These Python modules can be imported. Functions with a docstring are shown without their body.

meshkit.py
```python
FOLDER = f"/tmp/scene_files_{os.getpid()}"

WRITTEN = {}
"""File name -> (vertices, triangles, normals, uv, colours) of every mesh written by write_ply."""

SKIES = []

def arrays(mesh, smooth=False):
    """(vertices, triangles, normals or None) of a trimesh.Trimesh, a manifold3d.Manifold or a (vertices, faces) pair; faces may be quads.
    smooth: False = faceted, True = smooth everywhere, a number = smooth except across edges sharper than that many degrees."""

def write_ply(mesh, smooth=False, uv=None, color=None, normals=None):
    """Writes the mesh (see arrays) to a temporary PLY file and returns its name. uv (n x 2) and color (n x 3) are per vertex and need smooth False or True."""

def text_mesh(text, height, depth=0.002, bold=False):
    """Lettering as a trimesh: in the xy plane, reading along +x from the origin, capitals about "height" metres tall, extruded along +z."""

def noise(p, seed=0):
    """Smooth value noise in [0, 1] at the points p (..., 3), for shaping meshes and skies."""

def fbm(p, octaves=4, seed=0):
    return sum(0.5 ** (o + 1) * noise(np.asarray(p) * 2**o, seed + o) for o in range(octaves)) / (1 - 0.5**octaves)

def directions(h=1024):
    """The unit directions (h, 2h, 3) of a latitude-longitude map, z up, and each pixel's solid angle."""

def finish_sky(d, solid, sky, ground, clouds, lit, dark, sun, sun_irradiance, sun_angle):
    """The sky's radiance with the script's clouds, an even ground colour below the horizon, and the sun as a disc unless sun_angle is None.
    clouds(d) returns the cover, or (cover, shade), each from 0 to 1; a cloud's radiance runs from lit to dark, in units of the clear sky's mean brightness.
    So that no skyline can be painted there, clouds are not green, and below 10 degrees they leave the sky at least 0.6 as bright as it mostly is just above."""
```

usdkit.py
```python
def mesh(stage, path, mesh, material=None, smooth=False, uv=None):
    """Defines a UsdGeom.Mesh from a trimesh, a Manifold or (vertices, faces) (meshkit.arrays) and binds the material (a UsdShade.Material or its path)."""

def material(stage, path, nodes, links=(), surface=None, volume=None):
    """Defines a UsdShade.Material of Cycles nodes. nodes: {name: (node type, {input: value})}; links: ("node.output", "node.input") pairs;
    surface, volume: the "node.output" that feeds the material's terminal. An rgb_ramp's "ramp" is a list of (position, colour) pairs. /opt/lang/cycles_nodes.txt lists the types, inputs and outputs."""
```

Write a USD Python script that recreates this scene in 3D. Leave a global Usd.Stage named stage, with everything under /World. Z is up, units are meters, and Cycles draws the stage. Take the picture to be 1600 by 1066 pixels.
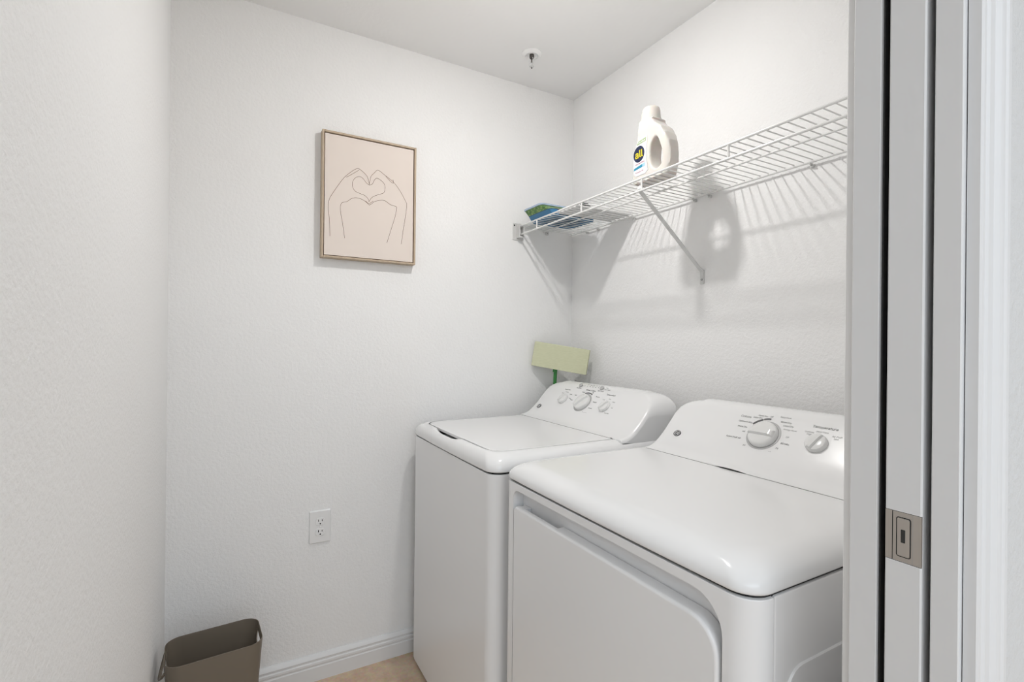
import math
import numpy as np
import trimesh
import manifold3d as m3
import shapely.geometry as sg
from shapely.ops import unary_union
import usdkit, meshkit
from pxr import Usd, UsdGeom, UsdLux, UsdShade, Gf, Sdf

stage = Usd.Stage.CreateInMemory()
UsdGeom.SetStageUpAxis(stage, 'Z')
UsdGeom.SetStageMetersPerUnit(stage, 1.0)
UsdGeom.Xform.Define(stage, '/World')
UsdGeom.Scope.Define(stage, '/World/Looks')

# ------------------------------------------------------------------ camera, light, exposure
LAMP_STRENGTH = 510.0
LAMP_COLOR = (1.0, 0.98, 0.957)
HALL_FILL_STRENGTH = 3.3
FAR_FILL_STRENGTH = 0.75
HALL_COLOR = (0.80, 0.90, 1.0)
EXPOSURE = 0.07
LENS_R = 0.034
LENS_BULGE = 0.024
LAMP_AT = (0.79, -0.705, 2.275)

EYE = np.array([1.9616, -1.4262, 1.2638])
YAW, PITCH, ROLL, FPX = 0.5094, 0.0009, 0.0105, 773.54
_f = np.array([-math.cos(YAW) * math.cos(PITCH), math.sin(YAW) * math.cos(PITCH), math.sin(PITCH)])
_r = np.cross(_f, [0, 0, 1.0]); _r /= np.linalg.norm(_r)
_u = np.cross(_r, _f)
_r, _u = math.cos(ROLL) * _r + math.sin(ROLL) * _u, -math.sin(ROLL) * _r + math.cos(ROLL) * _u
cam = UsdGeom.Camera.Define(stage, '/World/camera')
cam.AddTransformOp().Set(Gf.Matrix4d(*[*_r, 0], *[*_u, 0], *[*(-_f), 0], *[*EYE, 1]))
cam.CreateHorizontalApertureAttr(36.0)
cam.CreateVerticalApertureAttr(36.0 * 1066 / 1600)
cam.CreateFocalLengthAttr(FPX * 36.0 / 1600)
cam.CreateClippingRangeAttr(Gf.Vec2f(0.02, 100))
cam.CreateExposureAttr(EXPOSURE)

hall_fill = UsdLux.RectLight.Define(stage, '/World/hall_ceiling_fill')  # added unseen area light overhead, fills the hall and the room
hall_fill.AddTransformOp().Set(Gf.Matrix4d(1, 0, 0, 0, 0, 1, 0, 0, 0, 0, 1, 0, 3.9, -1.5, 2.42, 1))
hall_fill.CreateWidthAttr(2.4); hall_fill.CreateHeightAttr(2.8)
hall_fill.CreateIntensityAttr(HALL_FILL_STRENGTH)
hall_fill.CreateColorAttr(Gf.Vec3f(*HALL_COLOR))

far_fill = UsdLux.RectLight.Define(stage, '/World/hall_far_fill')  # added fill from the far hall side, no window is modelled there
far_fill.AddTransformOp().Set(Gf.Matrix4d(0, 1, 0, 0, 0, 0, 1, 0, 1, 0, 0, 0, 6.47, -1.35, 1.45, 1))
far_fill.CreateWidthAttr(3.2); far_fill.CreateHeightAttr(1.8)
far_fill.CreateIntensityAttr(FAR_FILL_STRENGTH)
far_fill.CreateColorAttr(Gf.Vec3f(*HALL_COLOR))

# ------------------------------------------------------------------ materials
def mat(name, nodes, links=(), surface='p.BSDF'):
    return usdkit.material(stage, '/World/Looks/' + name, nodes, links, surface)

def plain(name, color, rough=0.5, **kw):
    return mat(name, {'p': ('principled_bsdf', {'base_color': color, 'roughness': rough, **kw})})

def bumped(name, color, rough, scale, dist, strength=1.0, detail=3.0, **kw):
    return mat(name, {'g': ('geometry', {}), 'n': ('noise_texture', {'scale': scale, 'detail': detail, 'roughness': 0.55}),
                      'b': ('bump', {'strength': strength, 'distance': dist}),
                      'p': ('principled_bsdf', {'base_color': color, 'roughness': rough, **kw})},
               [('g.position', 'n.vector'), ('n.fac', 'b.height'), ('b.normal', 'p.normal')])

M = {}
M['wall'] = bumped('wall_paint', (0.905, 0.902, 0.897), 0.85, 95, 0.0035, 0.55)
M['hall'] = bumped('wall_paint_dimmed', (0.68, 0.685, 0.69), 0.85, 95, 0.0035, 0.55)  # wall paint darkened to offset the strong light in the hall
M['ceiling'] = bumped('ceiling_paint', (0.89, 0.887, 0.882), 0.9, 70, 0.002, 0.4)
M['trim'] = bumped('trim_paint', (0.80, 0.80, 0.80), 0.45, 25, 0.0006, 0.5)
M['jamb'] = bumped('trim_paint_dimmed', (0.75, 0.755, 0.765), 0.5, 25, 0.0006, 0.5)  # trim paint darkened on jamb, door and hall casing against the hall light
M['enamel'] = plain('white_enamel', (0.845, 0.845, 0.845), 0.16, specular_ior_level=0.45)
M['enamel_body'] = plain('white_cabinet_enamel', (0.875, 0.875, 0.88), 0.22, specular_ior_level=0.45)
M['plastic'] = plain('white_plastic', (0.86, 0.86, 0.86), 0.22)
M['knob'] = plain('knob_plastic', (0.80, 0.80, 0.79), 0.12)
M['knob_ring'] = plain('knob_ring_grey', (0.50, 0.50, 0.50), 0.3)
M['print'] = plain('grey_print', (0.13, 0.13, 0.13), 0.5)
M['print_soft'] = plain('pale_grey_print', (0.38, 0.38, 0.38), 0.5)
M['dark'] = plain('dark_gap', (0.03, 0.03, 0.03), 0.7)
M['seam'] = plain('grey_seam', (0.40, 0.40, 0.395), 0.7)
M['badge'] = plain('badge_dark', (0.035, 0.035, 0.04), 0.3)
M['silver'] = plain('badge_silver', (0.62, 0.62, 0.62), 0.3)
M['wire'] = plain('white_vinyl_wire', (0.80, 0.80, 0.79), 0.3)
M['bracket'] = plain('bracket_white', (0.70, 0.70, 0.69), 0.4)
M['clip'] = plain('clip_plastic', (0.66, 0.66, 0.65), 0.35)
M['canvas'] = bumped('canvas_print', (0.80, 0.715, 0.655), 0.85, 900, 0.0004, 0.5)
M['ink'] = plain('drawing_ink', (0.30, 0.22, 0.18), 0.8)
M['wood'] = mat('frame_wood', {'g': ('geometry', {}), 'mp': ('mapping', {'scale': (60, 60, 9)}),
                               'n': ('noise_texture', {'scale': 1.0, 'detail': 4.0}),
                               'r': ('rgb_ramp', {'ramp': [(0.3, (0.46, 0.36, 0.26)), (0.7, (0.55, 0.44, 0.325))]}),
                               'p': ('principled_bsdf', {'roughness': 0.55})},
                [('g.position', 'mp.vector'), ('mp.vector', 'n.vector'), ('n.fac', 'r.fac'), ('r.color', 'p.base_color')])
M['tile'] = mat('beige_tile', {'g': ('geometry', {}), 'n': ('noise_texture', {'scale': 9.0, 'detail': 6.0, 'roughness': 0.65}),
                               'n2': ('noise_texture', {'scale': 60.0, 'detail': 4.0, 'roughness': 0.6}),
                               'r': ('rgb_ramp', {'ramp': [(0.3, (0.52, 0.37, 0.245)), (0.5, (0.64, 0.485, 0.345)), (0.72, (0.72, 0.58, 0.44))]}),
                               'm': ('mix', {'mix_type': 'overlay', 'fac': 0.35}),
                               'p': ('principled_bsdf', {'roughness': 0.5})},
                [('g.position', 'n.vector'), ('g.position', 'n2.vector'), ('n.fac', 'r.fac'), ('r.color', 'm.color1'), ('n2.color', 'm.color2'), ('m.color', 'p.base_color')])
M['grout'] = bumped('grout', (0.38, 0.30, 0.22), 0.9, 300, 0.0005)
M['bin'] = bumped('bin_plastic', (0.185, 0.155, 0.120), 0.42, 400, 0.0002, 0.4)
M['bottle'] = plain('cream_bottle_plastic', (0.70, 0.675, 0.63), 0.28, subsurface_weight=0.15, subsurface_scale=0.004)
M['cap'] = plain('translucent_cap', (0.67, 0.635, 0.59), 0.25, subsurface_weight=0.2, subsurface_scale=0.004)
M['label'] = plain('label_white', (0.72, 0.73, 0.76), 0.35)
M['navy'] = plain('label_navy', (0.010, 0.018, 0.06), 0.4)
M['yellow'] = plain('label_yellow', (0.80, 0.62, 0.02), 0.4)
M['label_green'] = plain('label_green', (0.32, 0.44, 0.20), 0.4)
M['teal'] = plain('label_teal', (0.02, 0.27, 0.42), 0.4)
M['teal_pale'] = plain('label_pale_blue', (0.38, 0.62, 0.78), 0.4)
M['pink'] = plain('label_pink_print', (0.60, 0.36, 0.42), 0.5)
M['blue'] = plain('tub_blue', (0.032, 0.165, 0.325), 0.35)
M['blue_dark'] = plain('tub_navy', (0.02, 0.085, 0.17), 0.4)
M['rim'] = plain('tub_rim', (0.42, 0.52, 0.68), 0.3)
M['brown'] = plain('tub_brown', (0.12, 0.085, 0.065), 0.4)
M['tub_green'] = mat('tub_green_print', {'g': ('geometry', {}), 'n': ('noise_texture', {'scale': 70.0, 'detail': 4.0, 'roughness': 0.7}),
                                         'r': ('rgb_ramp', {'ramp': [(0.32, (0.03, 0.09, 0.02)), (0.5, (0.10, 0.24, 0.06)), (0.68, (0.36, 0.42, 0.14))]}),
                                         'p': ('principled_bsdf', {'roughness': 0.4})},
                     [('g.position', 'n.vector'), ('n.fac', 'r.fac'), ('r.color', 'p.base_color')])
M['mop'] = mat('mop_cellulose', {'g': ('geometry', {}), 'mp': ('mapping', {'rotation': (0, 0, 0), 'scale': (60, 60, 420)}),
                                 'n': ('noise_texture', {'scale': 1.0, 'detail': 3.0}),
                                 'r': ('rgb_ramp', {'ramp': [(0.3, (0.63, 0.645, 0.44)), (0.7, (0.68, 0.69, 0.49))]}),
                                 'b': ('bump', {'strength': 0.25, 'distance': 0.0005}),
                                 'p': ('principled_bsdf', {'roughness': 0.85})},
               [('g.position', 'mp.vector'), ('mp.vector', 'n.vector'), ('n.fac', 'r.fac'), ('r.color', 'p.base_color'), ('n.fac', 'b.height'), ('b.normal', 'p.normal')])
M['mop_edge'] = plain('mop_backing', (0.70, 0.715, 0.53), 0.6)
M['green'] = plain('green_pole', (0.035, 0.22, 0.045), 0.35)
M['nickel'] = mat('satin_nickel', {'g': ('geometry', {}), 'mp': ('mapping', {'scale': (900, 900, 30)}), 'n': ('noise_texture', {'scale': 1.0, 'detail': 2.0}),
                                   'b': ('bump', {'strength': 0.25, 'distance': 0.0003}),
                                   'p': ('principled_bsdf', {'base_color': (0.50, 0.465, 0.43), 'metallic': 0.85, 'roughness': 0.42})},
                  [('g.position', 'mp.vector'), ('mp.vector', 'n.vector'), ('n.fac', 'b.height'), ('b.normal', 'p.normal')])
M['chrome'] = plain('sprinkler_metal', (0.10, 0.09, 0.085), 0.4, metallic=0.6)
M['lamp'] = mat('lamp_glow', {'e': ('emission', {'color': LAMP_COLOR, 'strength': LAMP_STRENGTH})}, surface='e.emission')

# ------------------------------------------------------------------ helpers
_used = {}
def numbered(parent, name):
    k = (parent, name); n = _used.get(k, 0); _used[k] = n + 1
    return name if n == 0 else f'{name}_{n:03d}'

class Thing:
    def __init__(self, name, label, cat, loc=(0, 0, 0), group=None, kind=None, shift=(0, 0, 0), scale=None):
        self.path = '/World/' + numbered('/World', name)
        self.loc = np.array(loc, float)
        x = UsdGeom.Xform.Define(stage, self.path)
        x.AddTranslateOp().Set(Gf.Vec3d(*(float(a + b) for a, b in zip(loc, shift))))
        if scale: x.AddScaleOp().Set(Gf.Vec3f(scale, scale, scale))
        self.prim = x.GetPrim()
        for k, v in (('label', label), ('category', cat), ('group', group), ('kind', kind)):
            if v: self.prim.SetCustomDataByKey(k, v)

class Part:
    def __init__(self, path, loc): self.path, self.loc = path, loc

def part(parent, name, mesh, m, smooth=35, label=None, kind=None):
    """mesh in world coordinates"""
    v, f, _ = meshkit.arrays(mesh)
    path = parent.path + '/' + numbered(parent.path, name)
    p = usdkit.mesh(stage, path, trimesh.Trimesh(v - parent.loc, f, process=False), M[m], smooth=smooth)
    if label: p.GetPrim().SetCustomDataByKey('label', label)
    if kind: p.GetPrim().SetCustomDataByKey('kind', kind)
    return Part(path, parent.loc)

def struct(name, mesh, m, smooth=False, label=None):
    p = usdkit.mesh(stage, '/World/' + numbered('/World', name), mesh, M[m], smooth=smooth)
    p.GetPrim().SetCustomDataByKey('kind', 'structure')
    if label: p.GetPrim().SetCustomDataByKey('label', label)
    return Part(str(p.GetPath()), np.zeros(3))

def cat(*ms): return trimesh.util.concatenate([trimesh.Trimesh(*meshkit.arrays(m)[:2], process=False) for m in ms])

def box(x0, x1, y0, y1, z0, z1):
    b = trimesh.creation.box([x1 - x0, y1 - y0, z1 - z0]); b.apply_translation([(x0 + x1) / 2, (y0 + y1) / 2, (z0 + z1) / 2]); return b

def hull(pts): return trimesh.convex.convex_hull(np.asarray(pts, float))

def rbox(x0, x1, y0, y1, z0, z1, r=0.002, n=3):
    s = []
    for k in range(n + 1):
        for j in range(4 * n):
            a, b = math.pi / 2 * k / n, 2 * math.pi * j / (4 * n)
            s.append((math.cos(a) * math.cos(b), math.cos(a) * math.sin(b), math.sin(a)))
    s = np.array(s) * r; s = np.vstack([s, s * [1, 1, -1]])
    c = np.array([(x, y, z) for x in (x0 + r, x1 - r) for y in (y0 + r, y1 - r) for z in (z0 + r, z1 - r)])
    return hull((c[:, None] + s[None]).reshape(-1, 3))

def frame(o, u, v):
    """4x4 that maps local x,y,z to u, v, u x v at o"""
    u = np.array(u, float) / np.linalg.norm(u); v = np.array(v, float); v -= u * (u @ v); v /= np.linalg.norm(v)
    T = np.eye(4); T[:3, 0], T[:3, 1], T[:3, 2], T[:3, 3] = u, v, np.cross(u, v), o
    return T

def moved(m, T):
    m = trimesh.Trimesh(*meshkit.arrays(m)[:2], process=False).copy(); m.apply_transform(T); return m

def tube(path, r, sides=8, closed=False, flat=1.0):
    p = np.asarray(path, float); n = len(p)
    t = (np.roll(p, -1, 0) - np.roll(p, 1, 0)) if closed else np.gradient(p, axis=0)
    t /= np.linalg.norm(t, axis=1, keepdims=True)
    a = np.cross(t[0], [0, 0, 1.0] if abs(t[0][2]) < 0.9 else [1.0, 0, 0]); a /= np.linalg.norm(a)
    V = []
    for i in range(n):
        a = a - t[i] * (a @ t[i]); a /= np.linalg.norm(a); b = np.cross(t[i], a)
        for k in range(sides):
            q = 2 * math.pi * k / sides
            V.append(p[i] + (r if np.ndim(r) == 0 else r[i]) * (math.cos(q) * a + flat * math.sin(q) * b))
    F = []
    for i in range(n if closed else n - 1):
        for k in range(sides):
            A, B = i * sides + k, i * sides + (k + 1) % sides
            C, D = ((i + 1) % n) * sides + (k + 1) % sides, ((i + 1) % n) * sides + k
            F += [(A, B, C), (A, C, D)]
    if not closed:
        V += [p[0], p[-1]]
        for k in range(sides):
            F += [(n * sides, (k + 1) % sides, k), (n * sides + 1, (n - 1) * sides + k, (n - 1) * sides + (k + 1) % sides)]
    return trimesh.Trimesh(np.array(V), np.array(F), process=False)

def rr(x0, x1, y0, y1, r, n=8, m=1):
    """counter-clockwise rounded rectangle; r = one radius or (x0y0, x1y0, x1y1, x0y1); the points match between calls"""
    r = [r] * 4 if np.ndim(r) == 0 else r
    cs = [(x0 + r[0], y0 + r[0], r[0], 180), (x1 - r[1], y0 + r[1], r[1], 270), (x1 - r[2], y1 - r[2], r[2], 0), (x0 + r[3], y1 - r[3], r[3], 90)]
    arcs = [[(cx + q * math.cos(math.radians(a + 90 * k / n)), cy + q * math.sin(math.radians(a + 90 * k / n))) for k in range(n + 1)] for cx, cy, q, a in cs]
    out = []
    for i in range(4):
        out += arcs[i]; A, B = np.array(arcs[i][-1]), np.array(arcs[(i + 1) % 4][0])
        out += [tuple(A + (B - A) * k / m) for k in range(1, m)]
    return np.array(out)

def loft(rings, cap0=True, cap1=True, loop=False, mid=None):
    R = [np.asarray(q, float) for q in rings]; n = len(R[0]); V = np.vstack(R); F = []
    pairs = [(i, i + 1) for i in range(len(R) - 1)] + ([(len(R) - 1, 0)] if loop else [])
    for i, j in pairs:
        for k in range(n):
            A, B, C, D = i * n + k, i * n + (k + 1) % n, j * n + (k + 1) % n, j * n + k
            F += [(A, B, C), (A, C, D)]
    if not loop:
        if cap0:
            V = np.vstack([V, R[0].mean(0) if mid is None else [R[0][0, 0], *mid]]); c = len(V) - 1; F += [(c, (k + 1) % n, k) for k in range(n)]
        if cap1:
            V = np.vstack([V, R[-1].mean(0) if mid is None else [R[-1][0, 0], *mid]]); c = len(V) - 1; o = (len(R) - 1) * n; F += [(c, o + k, o + (k + 1) % n) for k in range(n)]
    return trimesh.Trimesh(V, np.array(F), process=False)

def at_z(poly, z): return np.column_stack([poly, np.full(len(poly), z) if np.ndim(z) == 0 else z])

def plate(poly, t, r, k=3, both=False):
    """convex plate from an outline: thickness t along +z with its upper edge rounded by r (hull)"""
    pts = []; P = sg.Polygon(poly)
    for i in range(k + 1):
        a = math.pi / 2 * i / k; q = P.buffer(-r * (1 - math.cos(a)), join_style=1) if i else P
        z = t - r + r * math.sin(a)
        pts += [(x, y, z) for x, y in q.exterior.coords]
        if both: pts += [(x, y, t - z) for x, y in q.exterior.coords]
    if not both: pts += [(x, y, 0) for x, y in poly]
    return hull(pts)

def disc_profile(profile, n=40):
    """lathe about z of (radius, z) pairs"""
    prof = np.array(profile, float); V, F = [], []
    for rr_, z in prof:
        for k in range(n):
            V.append((rr_ * math.cos(2 * math.pi * k / n), rr_ * math.sin(2 * math.pi * k / n), z))
    for i in range(len(prof) - 1):
        for k in range(n):
            A, B, C, D = i * n + k, i * n + (k + 1) % n, (i + 1) * n + (k + 1) % n, (i + 1) * n + k
            F += [(A, B, C), (A, C, D)]
    m = trimesh.Trimesh(np.array(V), np.array(F), process=True)
    m.update_faces(m.nondegenerate_faces()); m.fix_normals(); return m

def extrude(poly, t): return trimesh.creation.extrude_polygon(poly if isinstance(poly, sg.Polygon) else sg.Polygon(poly), t, engine='earcut')

def text(s, h, T, depth=0.0004, bold=False, align='l'):
    m = meshkit.text_mesh(s, h, depth, bold); w = m.bounds[1][0]
    if align == 'c': m.apply_translation([-w / 2, -h / 2, 0])
    return moved(m, T)

def man(m):
    v, f, _ = meshkit.arrays(m)
    t = trimesh.Trimesh(v, f, process=True)
    return m3.Manifold(m3.Mesh(np.asarray(t.vertices, np.float32), np.asarray(t.faces, np.uint32)))

# ------------------------------------------------------------------ room shell
H, XW, XO, YL, YJ = 2.44, 1.637, 1.742, -1.62, -0.77   # ceiling, room face and hall face of the door wall, left wall, jamb plane
HX, HY0, HY1 = 6.6, -3.6, 1.6
struct('wall_right', box(-0.12, XW, 0.0, 0.12, 0, H), 'wall', label='white textured wall behind the appliances, carrying the wire shelf')
struct('wall_back', box(-0.12, 0.0, YL - 0.12, 0.0, 0, H), 'wall', label='white textured wall with the framed line drawing')
struct('wall_left', box(0.0, XW, YL - 0.12, YL, 0, H), 'wall', label='near white textured wall at the left edge of the view')
struct('wall_opposite', box(HX - 0.1, HX, HY0, HY1, 0, H), 'wall', label='far wall of the hall behind the viewer')
struct('wall_hall_end', box(-0.12, HX, HY0 - 0.12, HY0, 0, H), 'wall', label='end wall of the hall')
struct('wall_hall_end', box(XW, HX, HY1, HY1 + 0.12, 0, H), 'wall', label='end wall of the hall')
struct('ceiling', box(-0.12, HX, HY0, HY1, H, H + 0.1), 'ceiling')
fl = struct('floor', box(-0.12, HX, HY0, HY1, -0.08, -0.003), 'grout')
T0, gap = 0.46, 0.0035
for i in range(-1, 15):
    for j in range(-1, 12):
        a0, a1 = max(i * T0 + 0.0 + gap / 2, -0.1), min((i + 1) * T0 - gap / 2, HX)
        b1, b0 = 1.58 - j * T0 - gap / 2, max(1.58 - (j + 1) * T0 + gap / 2, HY0)
        if a1 - a0 < 0.05 or b1 - b0 < 0.05: continue
        part(fl, 'tile', plate(rr(a0, a1, b0, b1, 0.002, 1), 0.008, 0.001, 1).apply_translation([0, 0, -0.008]), 'tile', smooth=False)

# the wall with the pocket door: two skins beside the opening, a header above it, the rest beyond the left wall
struct('wall_front', cat(box(XW, 1.6655, YJ + 0.012, 0.12, 0, H)), 'wall', label='thin inner skin of the doorway wall beside the pocket door')
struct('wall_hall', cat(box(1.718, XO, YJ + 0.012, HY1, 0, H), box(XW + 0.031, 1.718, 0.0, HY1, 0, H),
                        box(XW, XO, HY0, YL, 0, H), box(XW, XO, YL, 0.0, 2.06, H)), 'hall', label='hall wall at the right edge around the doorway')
def vprofile(pts, z0, z1): return moved(extrude(pts, z1 - z0), frame((0, 0, z0), (1, 0, 0), (0, 1, 0)))
struct('trim_1', cat(rbox(XW - 0.001, 1.6655, YJ, YJ + 0.0119, 0, 2.045, 0.001, 1), ), 'jamb', 35, 'room side half of the split door jamb')
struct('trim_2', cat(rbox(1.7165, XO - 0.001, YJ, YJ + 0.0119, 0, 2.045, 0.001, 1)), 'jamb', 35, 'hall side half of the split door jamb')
struct('trim_5', cat(box(1.6657, 1.6672, YJ + 0.005, -0.02, 0, 2.06), box(1.7160, 1.7175, YJ + 0.0122, -0.02, 0, 2.06)), 'dark', label='black strips added as shade inside the door pocket')  # shade of the deep pocket gaps, put in as black strips
y = YJ + 0.007
struct('trim_3', vprofile([(XW, y), (XW, y + 0.062), (XW - 0.008, y + 0.062), (XW - 0.011, y + 0.05), (XW - 0.011, y + 0.03), (XW - 0.014, y + 0.02), (XW - 0.0135, y + 0.004), (XW - 0.011, y)][::-1], 0, 2.1), 'trim', 30, 'door casing on the room side of the jamb')
c3 = [(0, 0), (0.0105, 0.0), (0.0125, 0.002), (0.0125, 0.006), (0.0108, 0.009), (0.0108, 0.0125), (0.013, 0.015), (0.013, 0.026), (0.0115, 0.028), (0.0118, 0.031), (0.0155, 0.036), (0.0165, 0.040), (0.0165, 0.044), (0.0148, 0.0465), (0.0148, 0.050), (0.0165, 0.053), (0.0165, 0.060), (0.015, 0.062), (0, 0.062)]
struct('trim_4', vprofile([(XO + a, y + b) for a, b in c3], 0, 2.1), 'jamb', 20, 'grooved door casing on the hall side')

prof = [(0, 0), (0.016, 0), (0.016, 0.050), (0.0135, 0.053), (0.0135, 0.057), (0.016, 0.061), (0.0155, 0.068), (0.012, 0.071), (0.012, 0.076), (0.0135, 0.080), (0.010, 0.087), (0.005, 0.0925), (0, 0.0936)]
def skirting(o, along, length, out): return moved(extrude(prof, length), frame(o, out, (0, 0, 1)) if np.allclose(np.cross(out, (0, 0, 1)), along) else None)
struct('baseboard_back', moved(extrude(prof, -YL), frame((0, 0, 0), (1, 0, 0), (0, 0, 1))), 'trim', 25)      # runs towards -y
struct('baseboard_right', moved(extrude(prof, XW - 0.016), frame((XW, 0, 0), (0, -1, 0), (0, 0, 1))), 'trim', 25)   # runs towards -x
struct('baseboard_left', moved(extrude(prof, XW - 0.016), frame((0.016, YL, 0), (0, 1, 0), (0, 0, 1))), 'trim', 25)

# pocket door, slid into its wall
door = Thing('door_1', None, None, (1.6915, -0.4, 0), kind='structure')
dx0, dx1, dy = 1.6745, 1.7095, YJ - 0.002
slab = man(rbox(dx0, dx1, dy, -0.03, 0.012, 2.04, 0.0015, 1)) - man(box(dx0 - .01, dx1 + .01, dy - .01, dy + 0.0025, 1.021 - .0005, 1.0765 + .0005))
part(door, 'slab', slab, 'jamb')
part(door, 'edge_plate', box(dx0 + 0.0003, dx1 - 0.0003, dy + 0.0005, dy + 0.0024, 1.0212, 1.0763), 'nickel', label='satin nickel latch plate on the door edge')
ey = dy + 0.0006
lp = part(door, 'edge_pull', moved(plate(rr(1.6865, 1.6985, 1.0275, 1.070, 0.0018, 4), 0.0012, 0.0005), frame((0, ey, 0), (1, 0, 0), (0, 0, 1))), 'nickel', label='satin nickel flush edge pull')
g0 = sg.Polygon(rr(1.6855, 1.6995, 1.0265, 1.071, 0.0024, 4)).difference(sg.Polygon(rr(1.6863, 1.6987, 1.0273, 1.0702, 0.0018, 4)))
part(lp, 'outline_groove', moved(extrude(g0, 0.0005), frame((0, ey, 0), (1, 0, 0), (0, 0, 1))), 'dark', label='dark gap around the edge pull')
part(lp, 'slot', moved(extrude(rr(1.6905, 1.6945, 1.043, 1.0575, 0.0004, 1), 0.0016), frame((0, ey, 0), (1, 0, 0), (0, 0, 1))), 'dark', label='black slot')
part(door, 'plate_seam', box(1.6815, 1.6822, ey - 0.0003, ey + 0.0005, 1.0212, 1.0763), 'dark')
part(door, 'plate_seam', box(1.7010, 1.7013, ey - 0.0003, ey + 0.0005, 1.0212, 1.0763), 'seam')

# ------------------------------------------------------------------ appliances
PV = np.array([0, 0.065, 0.071]); PV /= np.linalg.norm(PV)
P0 = np.array([0, -0.25, 0.998])
PN = np.array([0, -PV[2], PV[1]])
CONSOLE = [(-0.338, 0.905), (-0.338, 0.9462), (-0.336, 0.9485), (-0.325, 0.9495), (-0.310, 0.9535), (-0.295, 0.9605), (-0.278, 0.9725), (-0.262, 0.9865), (-0.25, 0.998), (-0.235, 1.0144), (-0.22, 1.0308), (-0.205, 1.0472),
           (-0.19, 1.0636), (-0.18, 1.0735), (-0.17, 1.0810), (-0.158, 1.0870), (-0.143, 1.0905), (-0.125, 1.0915), (-0.105, 1.089), (-0.09, 1.083), (-0.083, 1.073), (-0.08, 1.055), (-0.08, 0.905)]

def panel_T(x, s, lift=0.0): return frame(P0 + np.array([x, 0, 0]) + PV * s + PN * lift, (1, 0, 0), PV)

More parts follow.
